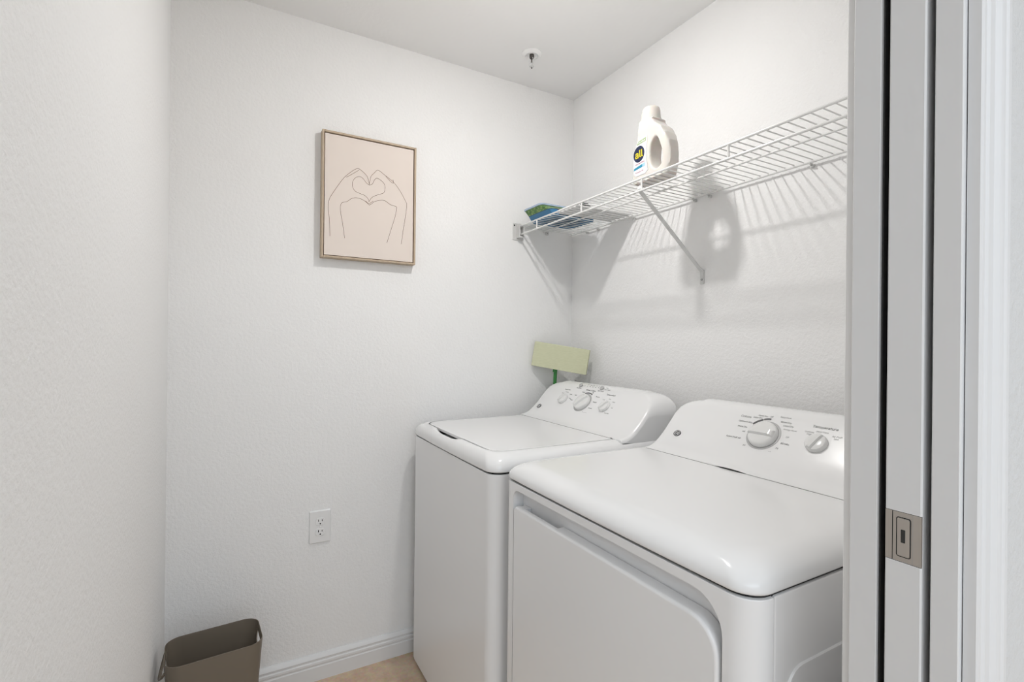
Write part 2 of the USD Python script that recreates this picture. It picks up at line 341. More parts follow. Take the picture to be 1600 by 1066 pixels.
def console_mesh(x0, x1, R0, R1, re=0.012):
    """the swept console; its upper corners are rounded in the front view by R0, R1 and its ends by re"""
    pr = np.array(CONSOLE); nx = []
    d = np.roll(pr, -1, 0) - np.roll(pr, 1, 0); d[0] = (0, 1); d[-1] = (0, -1)
    nrm = np.column_stack([-d[:, 1], d[:, 0]]); nrm /= np.linalg.norm(nrm, axis=1, keepdims=True)
    nrm[0] = (-0.6, 0); nrm[1] = (-0.6, 0.62); nrm[-1] = (1, 0)
    xs = sorted({*np.round(x0 + re * (1 - np.cos(np.linspace(0, math.pi / 2, 6))), 5), *np.round(x1 - re * (1 - np.cos(np.linspace(0, math.pi / 2, 6))), 5),
                 *np.round(x0 + R0 * (1 - np.cos(np.linspace(0, math.pi / 2, 18))), 5), *np.round(x1 - R1 * (1 - np.cos(np.linspace(0, math.pi / 2, 18))), 5), *np.round(np.linspace(x0 + R0, x1 - R1, 5), 5)})
    rings, top = [], pr[:, 1].max()
    for x in xs:
        e = min(x - x0, x1 - x); inset = re - math.sqrt(max(re * re - (re - min(e, re)) ** 2, 0)) if e < re else 0.0
        q = pr - nrm * inset; q[:, 1] = np.maximum(q[:, 1], 0.905)
        lim = top
        for R, w in ((R0, x - x0), (R1, x1 - x)):
            if w < R: lim = min(lim, top - R * 0.8 * (1 - (max(0, 1 - ((R - w) / R) ** 2.2)) ** (1 / 2.2)))
        # soft limit so that the shoulder of the panel turns over instead of being cut off
        over = q[:, 1] - (lim - 0.012)
        q[:, 1] = np.where(over > 0, lim - 0.012 + 0.012 * (1 - np.exp(-over / 0.012)) if lim < top - 1e-4 else q[:, 1], q[:, 1])
        rings.append(np.column_stack([np.full(len(q), x), q]))
    return loft(rings[::-1], mid=(-0.12, 0.92))

def knob(parent, x, s, r, hgt, turn, name='dial', ring=True):
    hgt *= 0.7
    T = panel_T(x, s)
    if ring:
        part(parent, 'dial_ring', moved(disc_profile([(r * 1.0, 0.0002), (r * 1.16, 0.0002), (r * 1.16, 0.0011), (r * 1.02, 0.0013), (r * 1.0, 0.0002)]), T), 'knob_ring', label='grey ring around the dial')
    k = part(parent, name, moved(disc_profile([(0, 0.0006), (r, 0.0006), (r, 0.004), (r * 0.965, hgt * 0.55), (r * 0.90, hgt * 0.72), (r * 0.78, hgt * 0.80), (r * 0.45, hgt * 0.84), (0, hgt * 0.85)]), T), 'knob')
    L = r * 0.93
    grip = hull([(a * L * q, b * r * w, z) for a in (-1, 1) for b in (-1, 1) for q, w, z in ((0.96, 0.34, hgt * 0.4), (0.93, 0.22, hgt * 0.95), (0.85, 0.17, hgt * 1.12), (0.6, 0.16, hgt * 1.2))])
    Rz = trimesh.transformations.rotation_matrix(math.radians(turn), [0, 0, 1])
    part(k, 'grip', moved(moved(grip, Rz), T), 'knob', smooth=50)
    return k

def words(parent, items, mname='print', nm='lettering'):
    for s, x, q, h in items:
        part(parent, nm, text(s, h, panel_T(x, q, 0.0001), 0.0003, align='c'), mname, smooth=False)

def badge(parent, x, s, lift, q=1.0):
    T = panel_T(x, s, lift)
    # the slope is gentler here: sit on the curve
    a, b = 0.0125 * q, 0.0105 * q
    lobed = unary_union([sg.Point(0, 0).buffer(1, 24)]).exterior.coords
    b_ = part(parent, 'badge', moved(extrude([(a * px, b * py) for px, py in lobed][:-1], 0.0022), T), 'badge', label='round dark badge with silver letters')
    o = sg.Polygon([(a * .86 * px, b * .86 * py) for px, py in lobed]).difference(sg.Polygon([(a * .76 * px, b * .76 * py) for px, py in lobed]))
    part(b_, 'badge_ring', moved(extrude(o, 0.0026), T), 'silver', label='silver ring')
    part(b_, 'badge_letters', text('GE', 0.0095 * q, T @ trimesh.transformations.translation_matrix([0, 0, 0.002]), 0.0007, True, 'c'), 'silver', smooth=False, label='silver letters GE')

def cover_rings(x0, x1, yf, yb, zs, zt, ax, af, rf, bow, m=24, steps=9):
    rings = []
    for z, ins in [(zs, 0.004), (zs + 0.001, 0.0008), (zs + 0.003, 0.0)] + [(zs + 0.006 + (zt - zs - 0.006) * math.sin(math.pi / 2 * k / steps), 1 - math.cos(math.pi / 2 * k / steps)) for k in range(steps + 1)]:
        sx, sf = (ins, ins) if ins in (0.004, 0.0008) else (ins * ax, ins * af)
        p = rr(x0 + sx, x1 - sx, yf + sf, yb, (rf + 0.4 * sx, rf + 0.4 * sx, 0.01, 0.01), 10, m)
        u = (p[:, 0] - (x0 + x1) / 2) / ((x1 - x0) / 2)
        w = np.clip((yf + 0.25 - p[:, 1]) / 0.25, 0, 1) ** 2
        p[:, 1] -= bow * np.maximum(0, 1 - u ** 2) * w
        rings.append(at_z(p, z))
    return rings

def cabinet(x0, x1, y0, y1, z0, z1, r):
    R = lambda d: rr(x0 + d, x1 - d, y0 + d, y1 - d, tuple(max(q - d, 0.001) for q in r), 8, 1)
    return loft([at_z(R(0.008), z0), at_z(R(0.002), z0 + 0.004), at_z(R(0), z0 + 0.012), at_z(R(0), z1 - 0.004), at_z(R(0.0012), z1 - 0.001), at_z(R(0.004), z1)])

# ---- washer
wx0, wx1, wf, wb, wz = 0.063, 0.757, -0.812, -0.08, 0.899
wash = Thing('washing_machine', 'white top-loading washing machine with three dials, left of the dryer', 'washing machine', ((wx0 + wx1) / 2, -0.45, 0))
part(wash, 'cabinet', cabinet(wx0 + 0.001, wx1 - 0.001, wf + 0.002, wb, 0.022, wz - 0.005, (0.04, 0.04, 0.012, 0.012)), 'enamel_body')
for fx in (wx0 + 0.06, wx1 - 0.06):
    for fy in (wf + 0.07, wb - 0.06):
        part(wash, 'foot', moved(disc_profile([(0, 0), (0.02, 0), (0.02, 0.008), (0.009, 0.012), (0.009, 0.03), (0, 0.03)], 16), trimesh.transformations.translation_matrix([fx, fy, 0])), 'dark', label='dark levelling foot')
part(wash, 'seam_gasket', loft([at_z(rr(wx0 + .006, wx1 - .006, wf + .008, wb - .005, (.036, .036, .01, .01)), z) for z in (wz - 0.007, wz + 0.006)]), 'dark', label='dark gap under the top cover')
lx0, lx1, lf, lb = 0.121, 0.699, -0.775, -0.339
zt = 0.946
cr = cover_rings(wx0, wx1, wf, wb, wz, zt, 0.05, 0.033, 0.04, 0.006)
hole = lambda d, z: at_z(rr(lx0 - d, lx1 + d, lf - d, lb + d, (0.05, 0.05, 0.004, 0.004), 10, 24), z)
cr += [hole(0.0085, zt), hole(0.0066, zt - 0.0014), hole(0.006, zt - 0.042)]
def scoop(ring, depth, px=0.365, w=0.108):
    q = np.array(ring); u = np.clip(1 - (np.abs(q[:, 0] - px) / w) ** 4, 0, 1) * (q[:, 1] < -0.70)
    q[:, 2] -= depth * u; return q
cr = [scoop(q, d) for q, d in zip(cr, [0] * 6 + [0.0, 0.0005, 0.002, 0.004, 0.006, 0.009, 0.014, 0.031, 0.032, 0.0])]
part(wash, 'top_cover', loft(cr, cap0=False), 'enamel', smooth=40)
part(wash, 'lid_gap', loft([at_z(rr(lx0 - 0.0059, lx1 + 0.0059, lf - 0.0059, lb + 0.0059, (0.05, 0.05, 0.004, 0.004), 8), z) for z in (zt - 0.041, zt - 0.0365)]), 'dark', smooth=30, label='dark gap around the lid')
lidp = rr(lx0, lx1, lf, lb, (0.048, 0.048, 0.003, 0.003), 10, 1)
lid = part(wash, 'lid', moved(plate(lidp, 0.010, 0.0025), trimesh.transformations.translation_matrix([0, 0, zt - 0.0095])), 'enamel', smooth=30)
part(lid, 'finger_grip', moved(plate(rr(0.285, 0.435, -0.7775, -0.745, 0.006, 4), 0.010, 0.001), trimesh.transformations.translation_matrix([0, 0, zt - 0.030])), 'knob_ring', label='grey underside of the lid at the finger recess')
part(lid, 'hinge_pin', moved(disc_profile([(0, 0), (0.004, 0), (0.004, 0.003), (0, 0.0032)], 12), trimesh.transformations.translation_matrix([0.6935, -0.338, zt - 0.001])), 'dark', label='dark hinge pin')
cons = part(wash, 'control_console', console_mesh(0.085, 0.742, 0.075, 0.105, 0.014), 'plastic', smooth=27)
part(cons, 'console_seam', rbox(0.10, 0.70, -0.3398, -0.3375, zt - 0.001, zt + 0.0012, 0.0004, 1), 'seam', label='thin seam under the console')
knob(wash, 0.258, 0.036, 0.024, 0.020, 60, ring=False)
knob(wash, 0.390, 0.036, 0.0375, 0.026, 55)
knob(wash, 0.524, 0.036, 0.024, 0.020, 60, ring=False)
T = panel_T(0.39, 0.036, 0.0002)
arc = [(0.0510 * math.cos(math.radians(a)), 0.0510 * math.sin(math.radians(a))) for a in range(62, 122, 6)]
arc += [(0.0472 * math.cos(math.radians(a)), 0.0472 * math.sin(math.radians(a))) for a in range(116, 58, -6)]
part(wash, 'dial_mark', moved(extrude(arc, 0.0014), T), 'print', label='black arc above the centre dial')
for bx in (0.306, 0.441):
    bt = part(wash, 'button', moved(plate([(0.0105 * math.cos(a), 0.0085 * math.sin(a)) for a in np.linspace(0, 2 * math.pi, 28)[:-1]], 0.003, 0.0014), panel_T(bx, 0.118)), 'knob_ring', label='grey oval button')
for k in range(6):
    x = 0.333 + 0.0175 * k
    part(wash, 'indicator_light', moved(extrude([(0.0022 * math.cos(a), 0.0022 * math.sin(a)) for a in np.linspace(0, 2 * math.pi, 12)[:-1]], 0.0006), panel_T(x, 0.117, 0.0)), 'print_soft')
words(wash, [('Fill', 0.352, .124, .0036), ('Wash', 0.370, .124, .0036), ('Rinse', 0.388, .124, .0036), ('Spin', 0.405, .124, .0036), ('Lid', 0.420, .124, .0036)], 'print_soft')
words(wash, [('Load Size', 0.243, .087, .0062), ('Whites / Colors', 0.388, .099, .0062), ('Temperature', 0.516, .091, .0062)])
words(wash, [('Deep Rinse', 0.306, .103, .0044), ('Start / Pause', 0.446, .103, .0044), ('Start', 0.470, .121, .0042), ('Hold to cancel', 0.478, .112, .0036)])
words(wash, [('Heavy', 0.352, .086, .0046), ('Light', 0.318, .066, .0046), ('Rinse', 0.312, .040, .0046), ('Off', 0.410, .089, .0046), ('Medium', 0.452, .074, .0046), ('Normal', 0.456, .048, .0046), ('Casuals', 0.452, .018, .0046), ('Delicates', 0.438, -.006, .0046)], 'print')
words(wash, [('Small', 0.226, .066, .0042), ('Medium', 0.250, .074, .0042), ('Large', 0.284, .066, .0042), ('Super', 0.296, .046, .0042)], 'print_soft')
words(wash, [('Cold', 0.494, .066, .0042), ('Cool', 0.524, .073, .0042), ('Warm', 0.554, .062, .0042), ('Hot', 0.564, .036, .0042), ('Tap Cold', 0.554, .010, .0042)], 'print_soft')
badge(wash, 0.134, -0.022, 0.0022)

# ---- dryer
ex0, ex1, ef, eb, ez = 0.797, 1.528, -0.797, -0.08, 0.906
dry = Thing('clothes_dryer', 'white clothes dryer with two dials and a front door, nearest the doorway', 'dryer', ((ex0 + ex1) / 2, -0.45, 0))
part(dry, 'side_panel', cabinet(ex0 + 0.001, ex1 - 0.001, -0.7465, eb, 0.022, ez - 0.005, (0.003, 0.003, 0.012, 0.012)), 'enamel_body', label='cabinet with plain sides and back')
bead = [(ex1 - 0.001, y_, z_) for y_, z_ in rr(-0.716, -0.14, 0.12, 0.784, 0.035, 6, 1)]
part(dry, 'side_bead', tube(bead, 0.0034, 6, closed=True), 'enamel_body', label='embossed bead on the side panel')
fp = man(loft([at_z(rr(ex0 + d, ex1 - d, ef + d, -0.7495, (0.04, 0.04, 0.002, 0.002), 8), z) for d, z in ((0.006, 0.024), (0, 0.034), (0, ez - 0.008), (0.001, ez - 0.0055), (0.004, ez - 0.005))]))
rec = man(moved(extrude(rr(0.852, 1.4785, 0.06, 0.884, (0.02, 0.02, 0.055, 0.022), 8), 0.06), frame((0, ef + 0.03, 0), (1, 0, 0), (0, 0, 1))))
part(dry, 'front_panel', fp - rec, 'enamel_body', smooth=30)
part(dry, 'recess_back', box(0.850, 1.4805, ef + 0.0302, ef + 0.034, 0.058, 0.886), 'enamel_body')
dm = moved(plate(rr(0.8555, 1.4725, 0.064, 0.8435, (0.015, 0.02, 0.052, 0.014), 8), 0.012, 0.006, 4), frame((0, ef + 0.009, 0), (1, 0, 0), (0, 0, 1)))
dr = part(dry, 'door', dm, 'enamel_body', smooth=40)
ip = sg.Polygon(rr(0.858, 1.470, 0.066, 0.842, (0.014, 0.02, 0.05, 0.012), 8)).difference(sg.box(0.893, 0.78, 1.036, 0.9))
part(dr, 'inner_panel', moved(extrude(ip, 0.018), frame((0, ef + 0.028, 0), (1, 0, 0), (0, 0, 1))), 'enamel_body', smooth=30)
part(dry, 'hinge', rbox(1.4735, 1.4783, ef + 0.012, ef + 0.028, 0.66, 0.758, 0.0008, 1), 'dark', label='black door hinge')
part(dry, 'hinge_screw', rbox(1.4728, 1.4775, ef + 0.010, ef + 0.022, 0.776, 0.784, 0.002, 2), 'seam', label='grey hinge screw')
for fx in (ex0 + 0.06, ex1 - 0.06):
    for fy in (ef + 0.08, eb - 0.06):
        part(dry, 'foot', moved(disc_profile([(0, 0), (0.02, 0), (0.02, 0.008), (0.009, 0.012), (0.009, 0.03), (0, 0.03)], 16), trimesh.transformations.translation_matrix([fx, fy, 0])), 'dark', label='dark levelling foot')
part(dry, 'seam_gasket', loft([at_z(rr(ex0 + .006, ex1 - .006, ef + .008, eb - .005, (.036, .036, .01, .01)), z) for z in (ez - 0.007, ez + 0.006)]), 'dark', label='dark gap under the top cover')
part(dry, 'top_cover', loft(cover_rings(ex0, ex1, ef, eb, ez, zt + 0.0005, 0.055, 0.058, 0.04, 0.004), cap0=False), 'enamel', smooth=50)
cons = part(dry, 'control_console', console_mesh(0.838, 1.487, 0.075, 0.105, 0.014), 'plastic', smooth=27)
part(cons, 'console_seam', rbox(0.855, 1.46, -0.3405, -0.3375, zt - 0.001, zt + 0.0015, 0.0004, 1), 'seam', label='thin seam under the console')
part(cons, 'console_gap', loft([[(x, -0.3385 + a * 0.0035 * (1 - ((x - 1.145) / 0.055) ** 2) * 0.9, zt + 0.0002 + b * 0.0030 * (1 - ((x - 1.145) / 0.055) ** 2) + b * 0.0003) for a, b in ((-1, 0.2), (0.4, 0.2), (0.4, 1), (-1, 1))] for x in np.linspace(1.091, 1.199, 12)]), 'dark', label='dark gap where the seam opens')
knob(dry, 1.157, 0.038, 0.0385, 0.027, 0)
knob(dry, 1.291, 0.041, 0.025, 0.021, 70, ring=False)
T = panel_T(1.157, 0.038, 0.0002)
for a0, a1 in ((92, 112), (114, 146)):
    th = [math.radians(a) for a in np.linspace(a0, a1, 8)]
    part(dry, 'dial_mark', moved(extrude([(0.0545 * math.cos(a), 0.0545 * math.sin(a)) for a in th] + [(0.0503 * math.cos(a), 0.0503 * math.sin(a)) for a in th[::-1]], 0.0014), T), 'print', label='black arc above the large dial')
words(dry, [('Cottons', 1.083, .0885, .0062), ('Temperature', 1.293, .0895, .0072), ])
words(dry, [('Less Dry', 1.118, .0905, .0048), ('Optimum Dry', 1.089, .0715, .0048), ('More Dry', 1.088, .0545, .0048), ('More Dry', 1.197, .0880, .0048), ('Less Dry', 1.207, .0780, .0048), ('80 Min.', 1.2205, .0245, .0048), ('Quick Fluff 20', 1.079, .0165, .0048)])
words(dry, [('Easy Care', 1.190, .1030, .0044), ('Damp Dry', 1.129, .0985, .0042), ('Off', 1.153, .0990, .0042), ('Energy Saver', 1.216, .0670, .0040), ('Off', 1.218, .0450, .0042), ('Timed Dry', 1.203, -.0185, .0050)], 'print_soft')
words(dry, [('70', 1.2065, .0080, .0044), ('60', 1.1930, -.0065, .0044), ('50', 1.1755, -.0150, .0044), ('40', 1.1570, -.0160, .0044), ('30', 1.1390, -.0125, .0044), ('20', 1.1200, -.0020, .0044), ('Off', 1.0990, .0395, .0042)])
words(dry, [('Cottons', 1.262, .0715, .0044), ('High', 1.264, .0650, .0040), ('Easy Care', 1.291, .0765, .0044), ('Air Fluff', 1.327, .0690, .0044), ('Low', 1.327, .0630, .0040)], 'print_soft')
badge(dry, 0.900, -0.010, 0.0004)

# ------------------------------------------------------------------ wire shelf
zS, yF, yB = 1.785, -0.305, -0.014
shelf = Thing('wire_shelf', 'white ventilated wire shelf running along the wall above the machines', 'shelf', (0.82, -0.15, zS))
part(shelf, 'front_rail', tube([(0.012, yF, zS + 0.001), (XW - 0.004, yF, zS + 0.001)], 0.0036, 10), 'wire')
part(shelf, 'lower_front_rail', tube([(0.012, yF, zS - 0.037), (XW - 0.004, yF, zS - 0.037)], 0.0036, 10), 'wire')
part(shelf, 'back_rail', tube([(0.004, yB, zS - 0.006), (XW - 0.004, yB, zS - 0.006)], 0.0034, 10), 'wire')
part(shelf, 'middle_rail', tube([(0.004, -0.172, zS - 0.0065), (XW - 0.004, -0.172, zS - 0.0065)], 0.003, 10), 'wire')
x = 0.0125
while x < XW - 0.01:
    part(shelf, 'deck_wire', tube([(x, yF, zS - 0.001), (x, -0.16, zS - 0.001), (x, yB, zS - 0.001)], 0.00165, 6), 'wire')
    x += 0.0266
for sx in (0.162, 0.474, 0.788, 1.105, 1.42):
    part(shelf, 'rail_strut', tube([(sx, yF, zS), (sx, yF, zS - 0.036)], 0.0032, 8), 'wire')

def strap(path, w, t):
    """flat bar in the plane x = const: path of (y, z), width w along x"""
    ln = sg.LineString(path).buffer(t / 2, cap_style=2, join_style=1)
    return extrude(ln, w)
br = Thing('shelf_bracket', 'white diagonal steel brace holding the wire shelf to the wall', 'bracket', (0.772, 0, 1.52))
Tyz = lambda x0: frame((x0, 0, 0), (0, 1, 0), (0, 0, 1))
part(br, 'diagonal_brace', moved(strap([(yF + 0.004, zS - 0.030), (-0.012, 1.522), (-0.002, 1.516)], 0.014, 0.004), Tyz(0.765)), 'bracket')
part(br, 'foot_plate', moved(strap([(-0.0025, 1.520), (-0.0025, 1.472)], 0.016, 0.003), Tyz(0.764)), 'bracket')
part(br, 'screw', moved(disc_profile([(0, 0), (0.0042, 0), (0.0036, 0.0018), (0, 0.0024)], 14), frame((0.772, -0.0042, 1.487), (1, 0, 0), (0, 0, 1))), 'seam', label='grey screw head')
part(br, 'hook', cat(moved(strap([(yF + 0.004, zS - 0.030), (yF + 0.012, zS - 0.012), (yF + 0.03, zS - 0.0045)], 0.014, 0.003), Tyz(0.765))), 'bracket')

def clip(x, y, kind, label, group):
    """wall clip under the back rail"""
    c = Thing('shelf_clip', label, 'clip', (x, y, zS - 0.006), group)
    if kind == 'back':
        part(c, 'body', cat(rbox(x - 0.005, x + 0.005, -0.0105, -0.0, zS - 0.019, zS - 0.0092, 0.0015, 2)), 'clip')
        part(c, 'hook', rbox(x - 0.003, x + 0.003, -0.0215, -0.0105, zS - 0.0125, zS - 0.0096, 0.0012, 2), 'clip')
        part(c, 'screw', moved(disc_profile([(0, 0), (0.0017, 0), (0.0014, 0.001), (0, 0.0012)], 12), frame((x, -0.0106, zS - 0.0145), (1, 0, 0), (0, 0, 1))), 'seam', label='grey screw head')
    else:
        part(c, 'body', rbox(0.0, 0.009, y - 0.007, y + 0.007, zS - 0.019, zS - 0.003, 0.0015, 2), 'clip')
        part(c, 'screw', moved(disc_profile([(0, 0), (0.003, 0), (0.0025, 0.0012), (0, 0.0015)], 12), frame((0.0091, y, zS - 0.012), (0, 1, 0), (0, 0, 1))), 'seam', label='grey screw head')
for x, l in ((0.125, 'small shelf clip under the back rail nearest the room corner'), (0.2035, 'small shelf clip under the back rail, second from the room corner'),
             (0.434, 'small shelf clip under the back rail left of the diagonal brace'), (0.741, 'left one of the two close shelf clips right of the diagonal brace'),
             (0.804, 'right one of the two close shelf clips right of the diagonal brace'), (1.150, 'small shelf clip under the back rail nearest the door jamb')):
    clip(x, -0.0, 'back', l, 'shelf wall clips')
clip(0, -0.15, 'side', 'small shelf clip on the picture wall under the blue tub', 'shelf wall clips')

ec = Thing('shelf_end_bracket', 'white plastic end bracket holding the shelf front to the picture wall', 'bracket', (0.0, yF, zS - 0.02))
part(ec, 'wall_plate', rbox(0.0, 0.0045, yF - 0.030, yF + 0.026, zS - 0.060, zS + 0.016, 0.002, 2), 'clip')
sock = man(rbox(0.004, 0.034, yF - 0.011, yF + 0.011, zS - 0.052, zS + 0.010, 0.002, 2)) - man(rbox(0.010, 0.05, yF - 0.0075, yF + 0.0075, zS - 0.046, zS + 0.02, 0.001, 1))
part(ec, 'socket', sock, 'clip')
part(ec, 'screw', moved(disc_profile([(0, 0), (0.0035, 0), (0.003, 0.0015), (0, 0.002)], 12), frame((0.0045, yF - 0.022, zS + 0.006), (0, 1, 0), (0, 0, 1))), 'dark', label='dark screw head')

# ------------------------------------------------------------------ on the shelf
# detergent bottle: a broad flat bottle with a through handle, its label towards the front rail
bz = zS + 0.001
BS = np.array([-0.020, 0.022, 0])
bot = Thing('detergent_bottle', 'cream laundry detergent bottle with a yellow and navy all logo, standing on the wire shelf', 'bottle', (0.81, -0.275, bz), shift=BS, scale=1.025)
O = [(0.737, 0.004), (0.742, 0.0), (0.872, 0.0), (0.880, 0.004), (0.886, 0.022), (0.889, 0.048), (0.888, 0.075), (0.882, 0.103), (0.870, 0.130), (0.855, 0.153), (0.834, 0.170), (0.826, 0.180), (0.8255, 0.192), (0.7615, 0.192), (0.7615, 0.176), (0.758, 0.150), (0.750, 0.120), (0.743, 0.092), (0.738, 0.060), (0.737, 0.030)]
Oc = sg.Polygon([(a, b + bz) for a, b in O]).buffer(0.006).buffer(-0.012).buffer(0.006)
hole = sg.Polygon([(0.8375 + 0.0245 * math.cos(a) * (1 - 0.10 * math.sin(a)) - 0.004 * math.sin(a), bz + 0.0745 + 0.0490 * math.sin(a)) for a in np.linspace(0, 2 * math.pi, 48)[:-1]])
bm = man(moved(extrude(Oc.difference(hole), 0.054), frame((0, -0.248, 0), (1, 0, 0), (0, 0, 1)))).refine_to_length(0.0045)
v, f, _ = meshkit.arrays(bm)
bt = trimesh.Trimesh(v, f, process=True)
trimesh.smoothing.filter_laplacian(bt, lamb=0.5, iterations=8)
v = np.array(bt.vertices)
k = np.clip((v[:, 2] - (bz + 0.142)) / 0.04, 0, 1); v[:, 1] = -0.275 + (v[:, 1] + 0.275) * (1 + 0.12 * k * k * (3 - 2 * k))
e = np.clip((v[:, 0] - 0.862) / 0.03, 0, 1); v[:, 1] = -0.275 + (v[:, 1] + 0.275) * np.sqrt(1 - 0.55 * e ** 2)
v[:, 2] = bz + (v[:, 2] - v[:, 2].min()) * 0.192 / (v[:, 2].max() - v[:, 2].min())
yfront = v[(v[:, 2] > bz + 0.03) & (v[:, 2] < bz + 0.138) & (v[:, 0] > 0.75) & (v[:, 0] < 0.805), 1].min()
body = part(bot, 'body', trimesh.Trimesh(v, bt.faces, process=False), 'bottle', smooth=70)
part(bot, 'cap', moved(disc_profile([(0, 0.0), (0.0315, 0.0), (0.0325, 0.002), (0.0325, 0.012), (0.0305, 0.014), (0.0285, 0.038), (0.026, 0.046), (0.020, 0.050), (0, 0.051)], 40), trimesh.transformations.translation_matrix([0.7935, -0.275, bz + 0.186])), 'cap', smooth=45, label='pale measuring cap')
for a in range(0, 360, 30):
    pass
Tl = frame((0, yfront - 0.0001, 0), (1, 0, 0), (0, 0, 1))
def on_label(nm, poly, m, h, parent, label=None): return part(parent, nm, moved(extrude([(a, b + bz) for a, b in poly], h), Tl), m, smooth=False, label=label)
lab = on_label('front_label', [(0.749, 0.030), (0.748, 0.060), (0.752, 0.092), (0.760, 0.118), (0.770, 0.134), (0.782, 0.141), (0.808, 0.140), (0.806, 0.10), (0.807, 0.06), (0.812, 0.030), (0.80, 0.022), (0.76, 0.022)], 'label', 0.0006, bot, 'white paper label')
ell = [(0.7725 + 0.0238 * math.cos(a), 0.0905 + 0.0255 * math.sin(a)) for a in np.linspace(0, 2 * math.pi, 40)[:-1]]
on_label('logo_disc', ell, 'navy', 0.0010, lab, 'navy round logo ground')
part(lab, 'logo_letters', text('all', 0.0225, frame((0.7725, yfront - 0.0001, bz + 0.0905), (1, 0, 0.05), (0, 0, 1)), 0.0014, True, 'c'), 'yellow', smooth=False, label='yellow letters all')
on_label('label_band', [(0.7625, 0.120), (0.802, 0.124), (0.803, 0.135), (0.770, 0.131)], 'label_green', 0.0009, lab, 'green top band')
part(lab, 'label_text', text('free clear', 0.0058, frame((0.783, yfront - 0.0001, bz + 0.1277), (1, 0, 0.08), (0, 0, 1)), 0.0012, True, 'c'), 'label', smooth=False)
on_label('label_band', [(0.750, 0.042), (0.788, 0.046), (0.788, 0.055), (0.752, 0.049)], 'teal', 0.0009, lab, 'teal band')
on_label('label_band', [(0.788, 0.046), (0.799, 0.047), (0.799, 0.057), (0.788, 0.055)], 'teal_pale', 0.0009, lab, 'pale blue band')
part(lab, 'label_text', text('with stainlifters', 0.0040, frame((0.777, yfront - 0.0001, bz + 0.061), (1, 0, 0.05), (0, 0, 1)), 0.0010, True, 'c'), 'pink', smooth=False)
part(lab, 'label_text', text('46 loads   HE', 0.0040, frame((0.775, yfront - 0.0001, bz + 0.034), (1, 0, 0.05), (0, 0, 1)), 0.0010, True, 'c'), 'pink', smooth=False)

# blue tub at the left end
tz = zS + 0.0014
tub = Thing('plastic_tub', 'blue tub with green printed side and pale rim at the left end of the shelf', 'tub', (0.17, -0.19, tz))
def oct_(x0, x1, y0, y1, c): return rr(x0, x1, y0, y1, c, 3, 1)
A_, B_, C_ = oct_(0.085, 0.276, -0.290, -0.075, 0.03), oct_(0.078, 0.262, -0.303, -0.085, 0.022), oct_(0.068, 0.212, -0.318, -0.10, 0.02)
z1, z2, z3 = tz + 0.002, tz + 0.026, tz + 0.056
part(tub, 'base', loft([at_z(A_, tz), at_z(oct_(0.082, 0.276, -0.294, -0.073, 0.028), tz + 0.004), at_z(B_, z2)]), 'blue', 30)
part(tub, 'base_stripe', loft([at_z(oct_(0.120, 0.245, -0.26, -0.11, 0.02), tz - 0.0002), at_z(oct_(0.120, 0.245, -0.26, -0.11, 0.02), tz + 0.001)]), 'blue_dark', 30, label='darker blue underside panel')
part(tub, 'line', loft([at_z(B_ * 1.0, z2), at_z(oct_(0.0770, 0.262, -0.3045, -0.085, 0.022), z2 + 0.0025)]), 'blue_dark', 30, label='dark line above the blue base')
part(tub, 'printed_band', loft([at_z(oct_(0.0775, 0.260, -0.3040, -0.086, 0.022), z2 + 0.0022), at_z(C_, z3 - 0.004)]), 'tub_green', 30, label='green leafy printed band')
part(tub, 'rim', loft([at_z(rr(0.0665 - d, 0.2135 + d, -0.3195 - d, -0.0985 + d, 0.02, 3), z) for d, z in ((-0.002, z3 - 0.005), (0.001, z3 - 0.003), (0.001, z3 + 0.003), (-0.003, z3 + 0.005))]), 'rim', 30, label='pale lavender rim')
part(tub, 'end_label', hull([(0.2788, -0.268, tz + 0.003), (0.2788, -0.10, tz + 0.003), (0.2645, -0.262, z2 + 0.002), (0.2645, -0.11, z2 + 0.002), (0.224, -0.285, z3 - 0.012), (0.224, -0.12, z3 - 0.012), (0.27, -0.26, tz + 0.004), (0.21, -0.12, z3 - 0.012)]), 'brown', 30, label='dark brown end face')
pk = Thing('flat_carton', 'flat white carton with a black marked end lying beside the blue tub on the shelf', 'carton', (0.365, -0.165, tz))
part(pk, 'box', rbox(0.300, 0.438, -0.288, -0.018, tz, tz + 0.014, 0.002, 2), 'plastic')
part(pk, 'end_mark', box(0.4381, 0.4386, -0.285, -0.235, tz + 0.002, tz + 0.006), 'dark', label='black printed mark')
part(pk, 'end_mark', box(0.4381, 0.4386, -0.275, -0.245, tz + 0.009, tz + 0.012), 'dark', label='black printed mark')

# ------------------------------------------------------------------ mop in the corner
mop = Thing('sponge_mop', 'pale green flat mop head on a green pole, in the corner behind the washing machine', 'mop', (0.035, -0.06, 0))
mu = np.array([0.177, 0.178, -0.038]); mu /= np.linalg.norm(mu)
mn = np.array([0.7071, -0.7071, 0.0]); mv = np.cross(mn, mu); mv /= np.linalg.norm(mv)
mc = np.array([0.112, -0.1435, 1.1915])
Tm = frame(mc - mn * 0.022, mu, mv)
hd = part(mop, 'mop_head', moved(rbox(-0.127, 0.127, -0.056, 0.056, 0.004, 0.022, 0.002, 2), Tm), 'mop')
part(hd, 'backing', moved(rbox(-0.1275, 0.1275, -0.0565, 0.0565, 0.0, 0.0042, 0.001, 1), Tm), 'mop_edge', label='pale backing plate')
tp = np.array([0.0755, -0.1395, 1.16])
part(mop, 'pole', tube([tp, (0.0715, -0.1415, 1.105), (0.068, -0.141, 1.06), (0.050, -0.138, 0.965), (0.038, -0.135, 0.85), (0.030, -0.12, 0.0)], 0.008, 12), 'green')
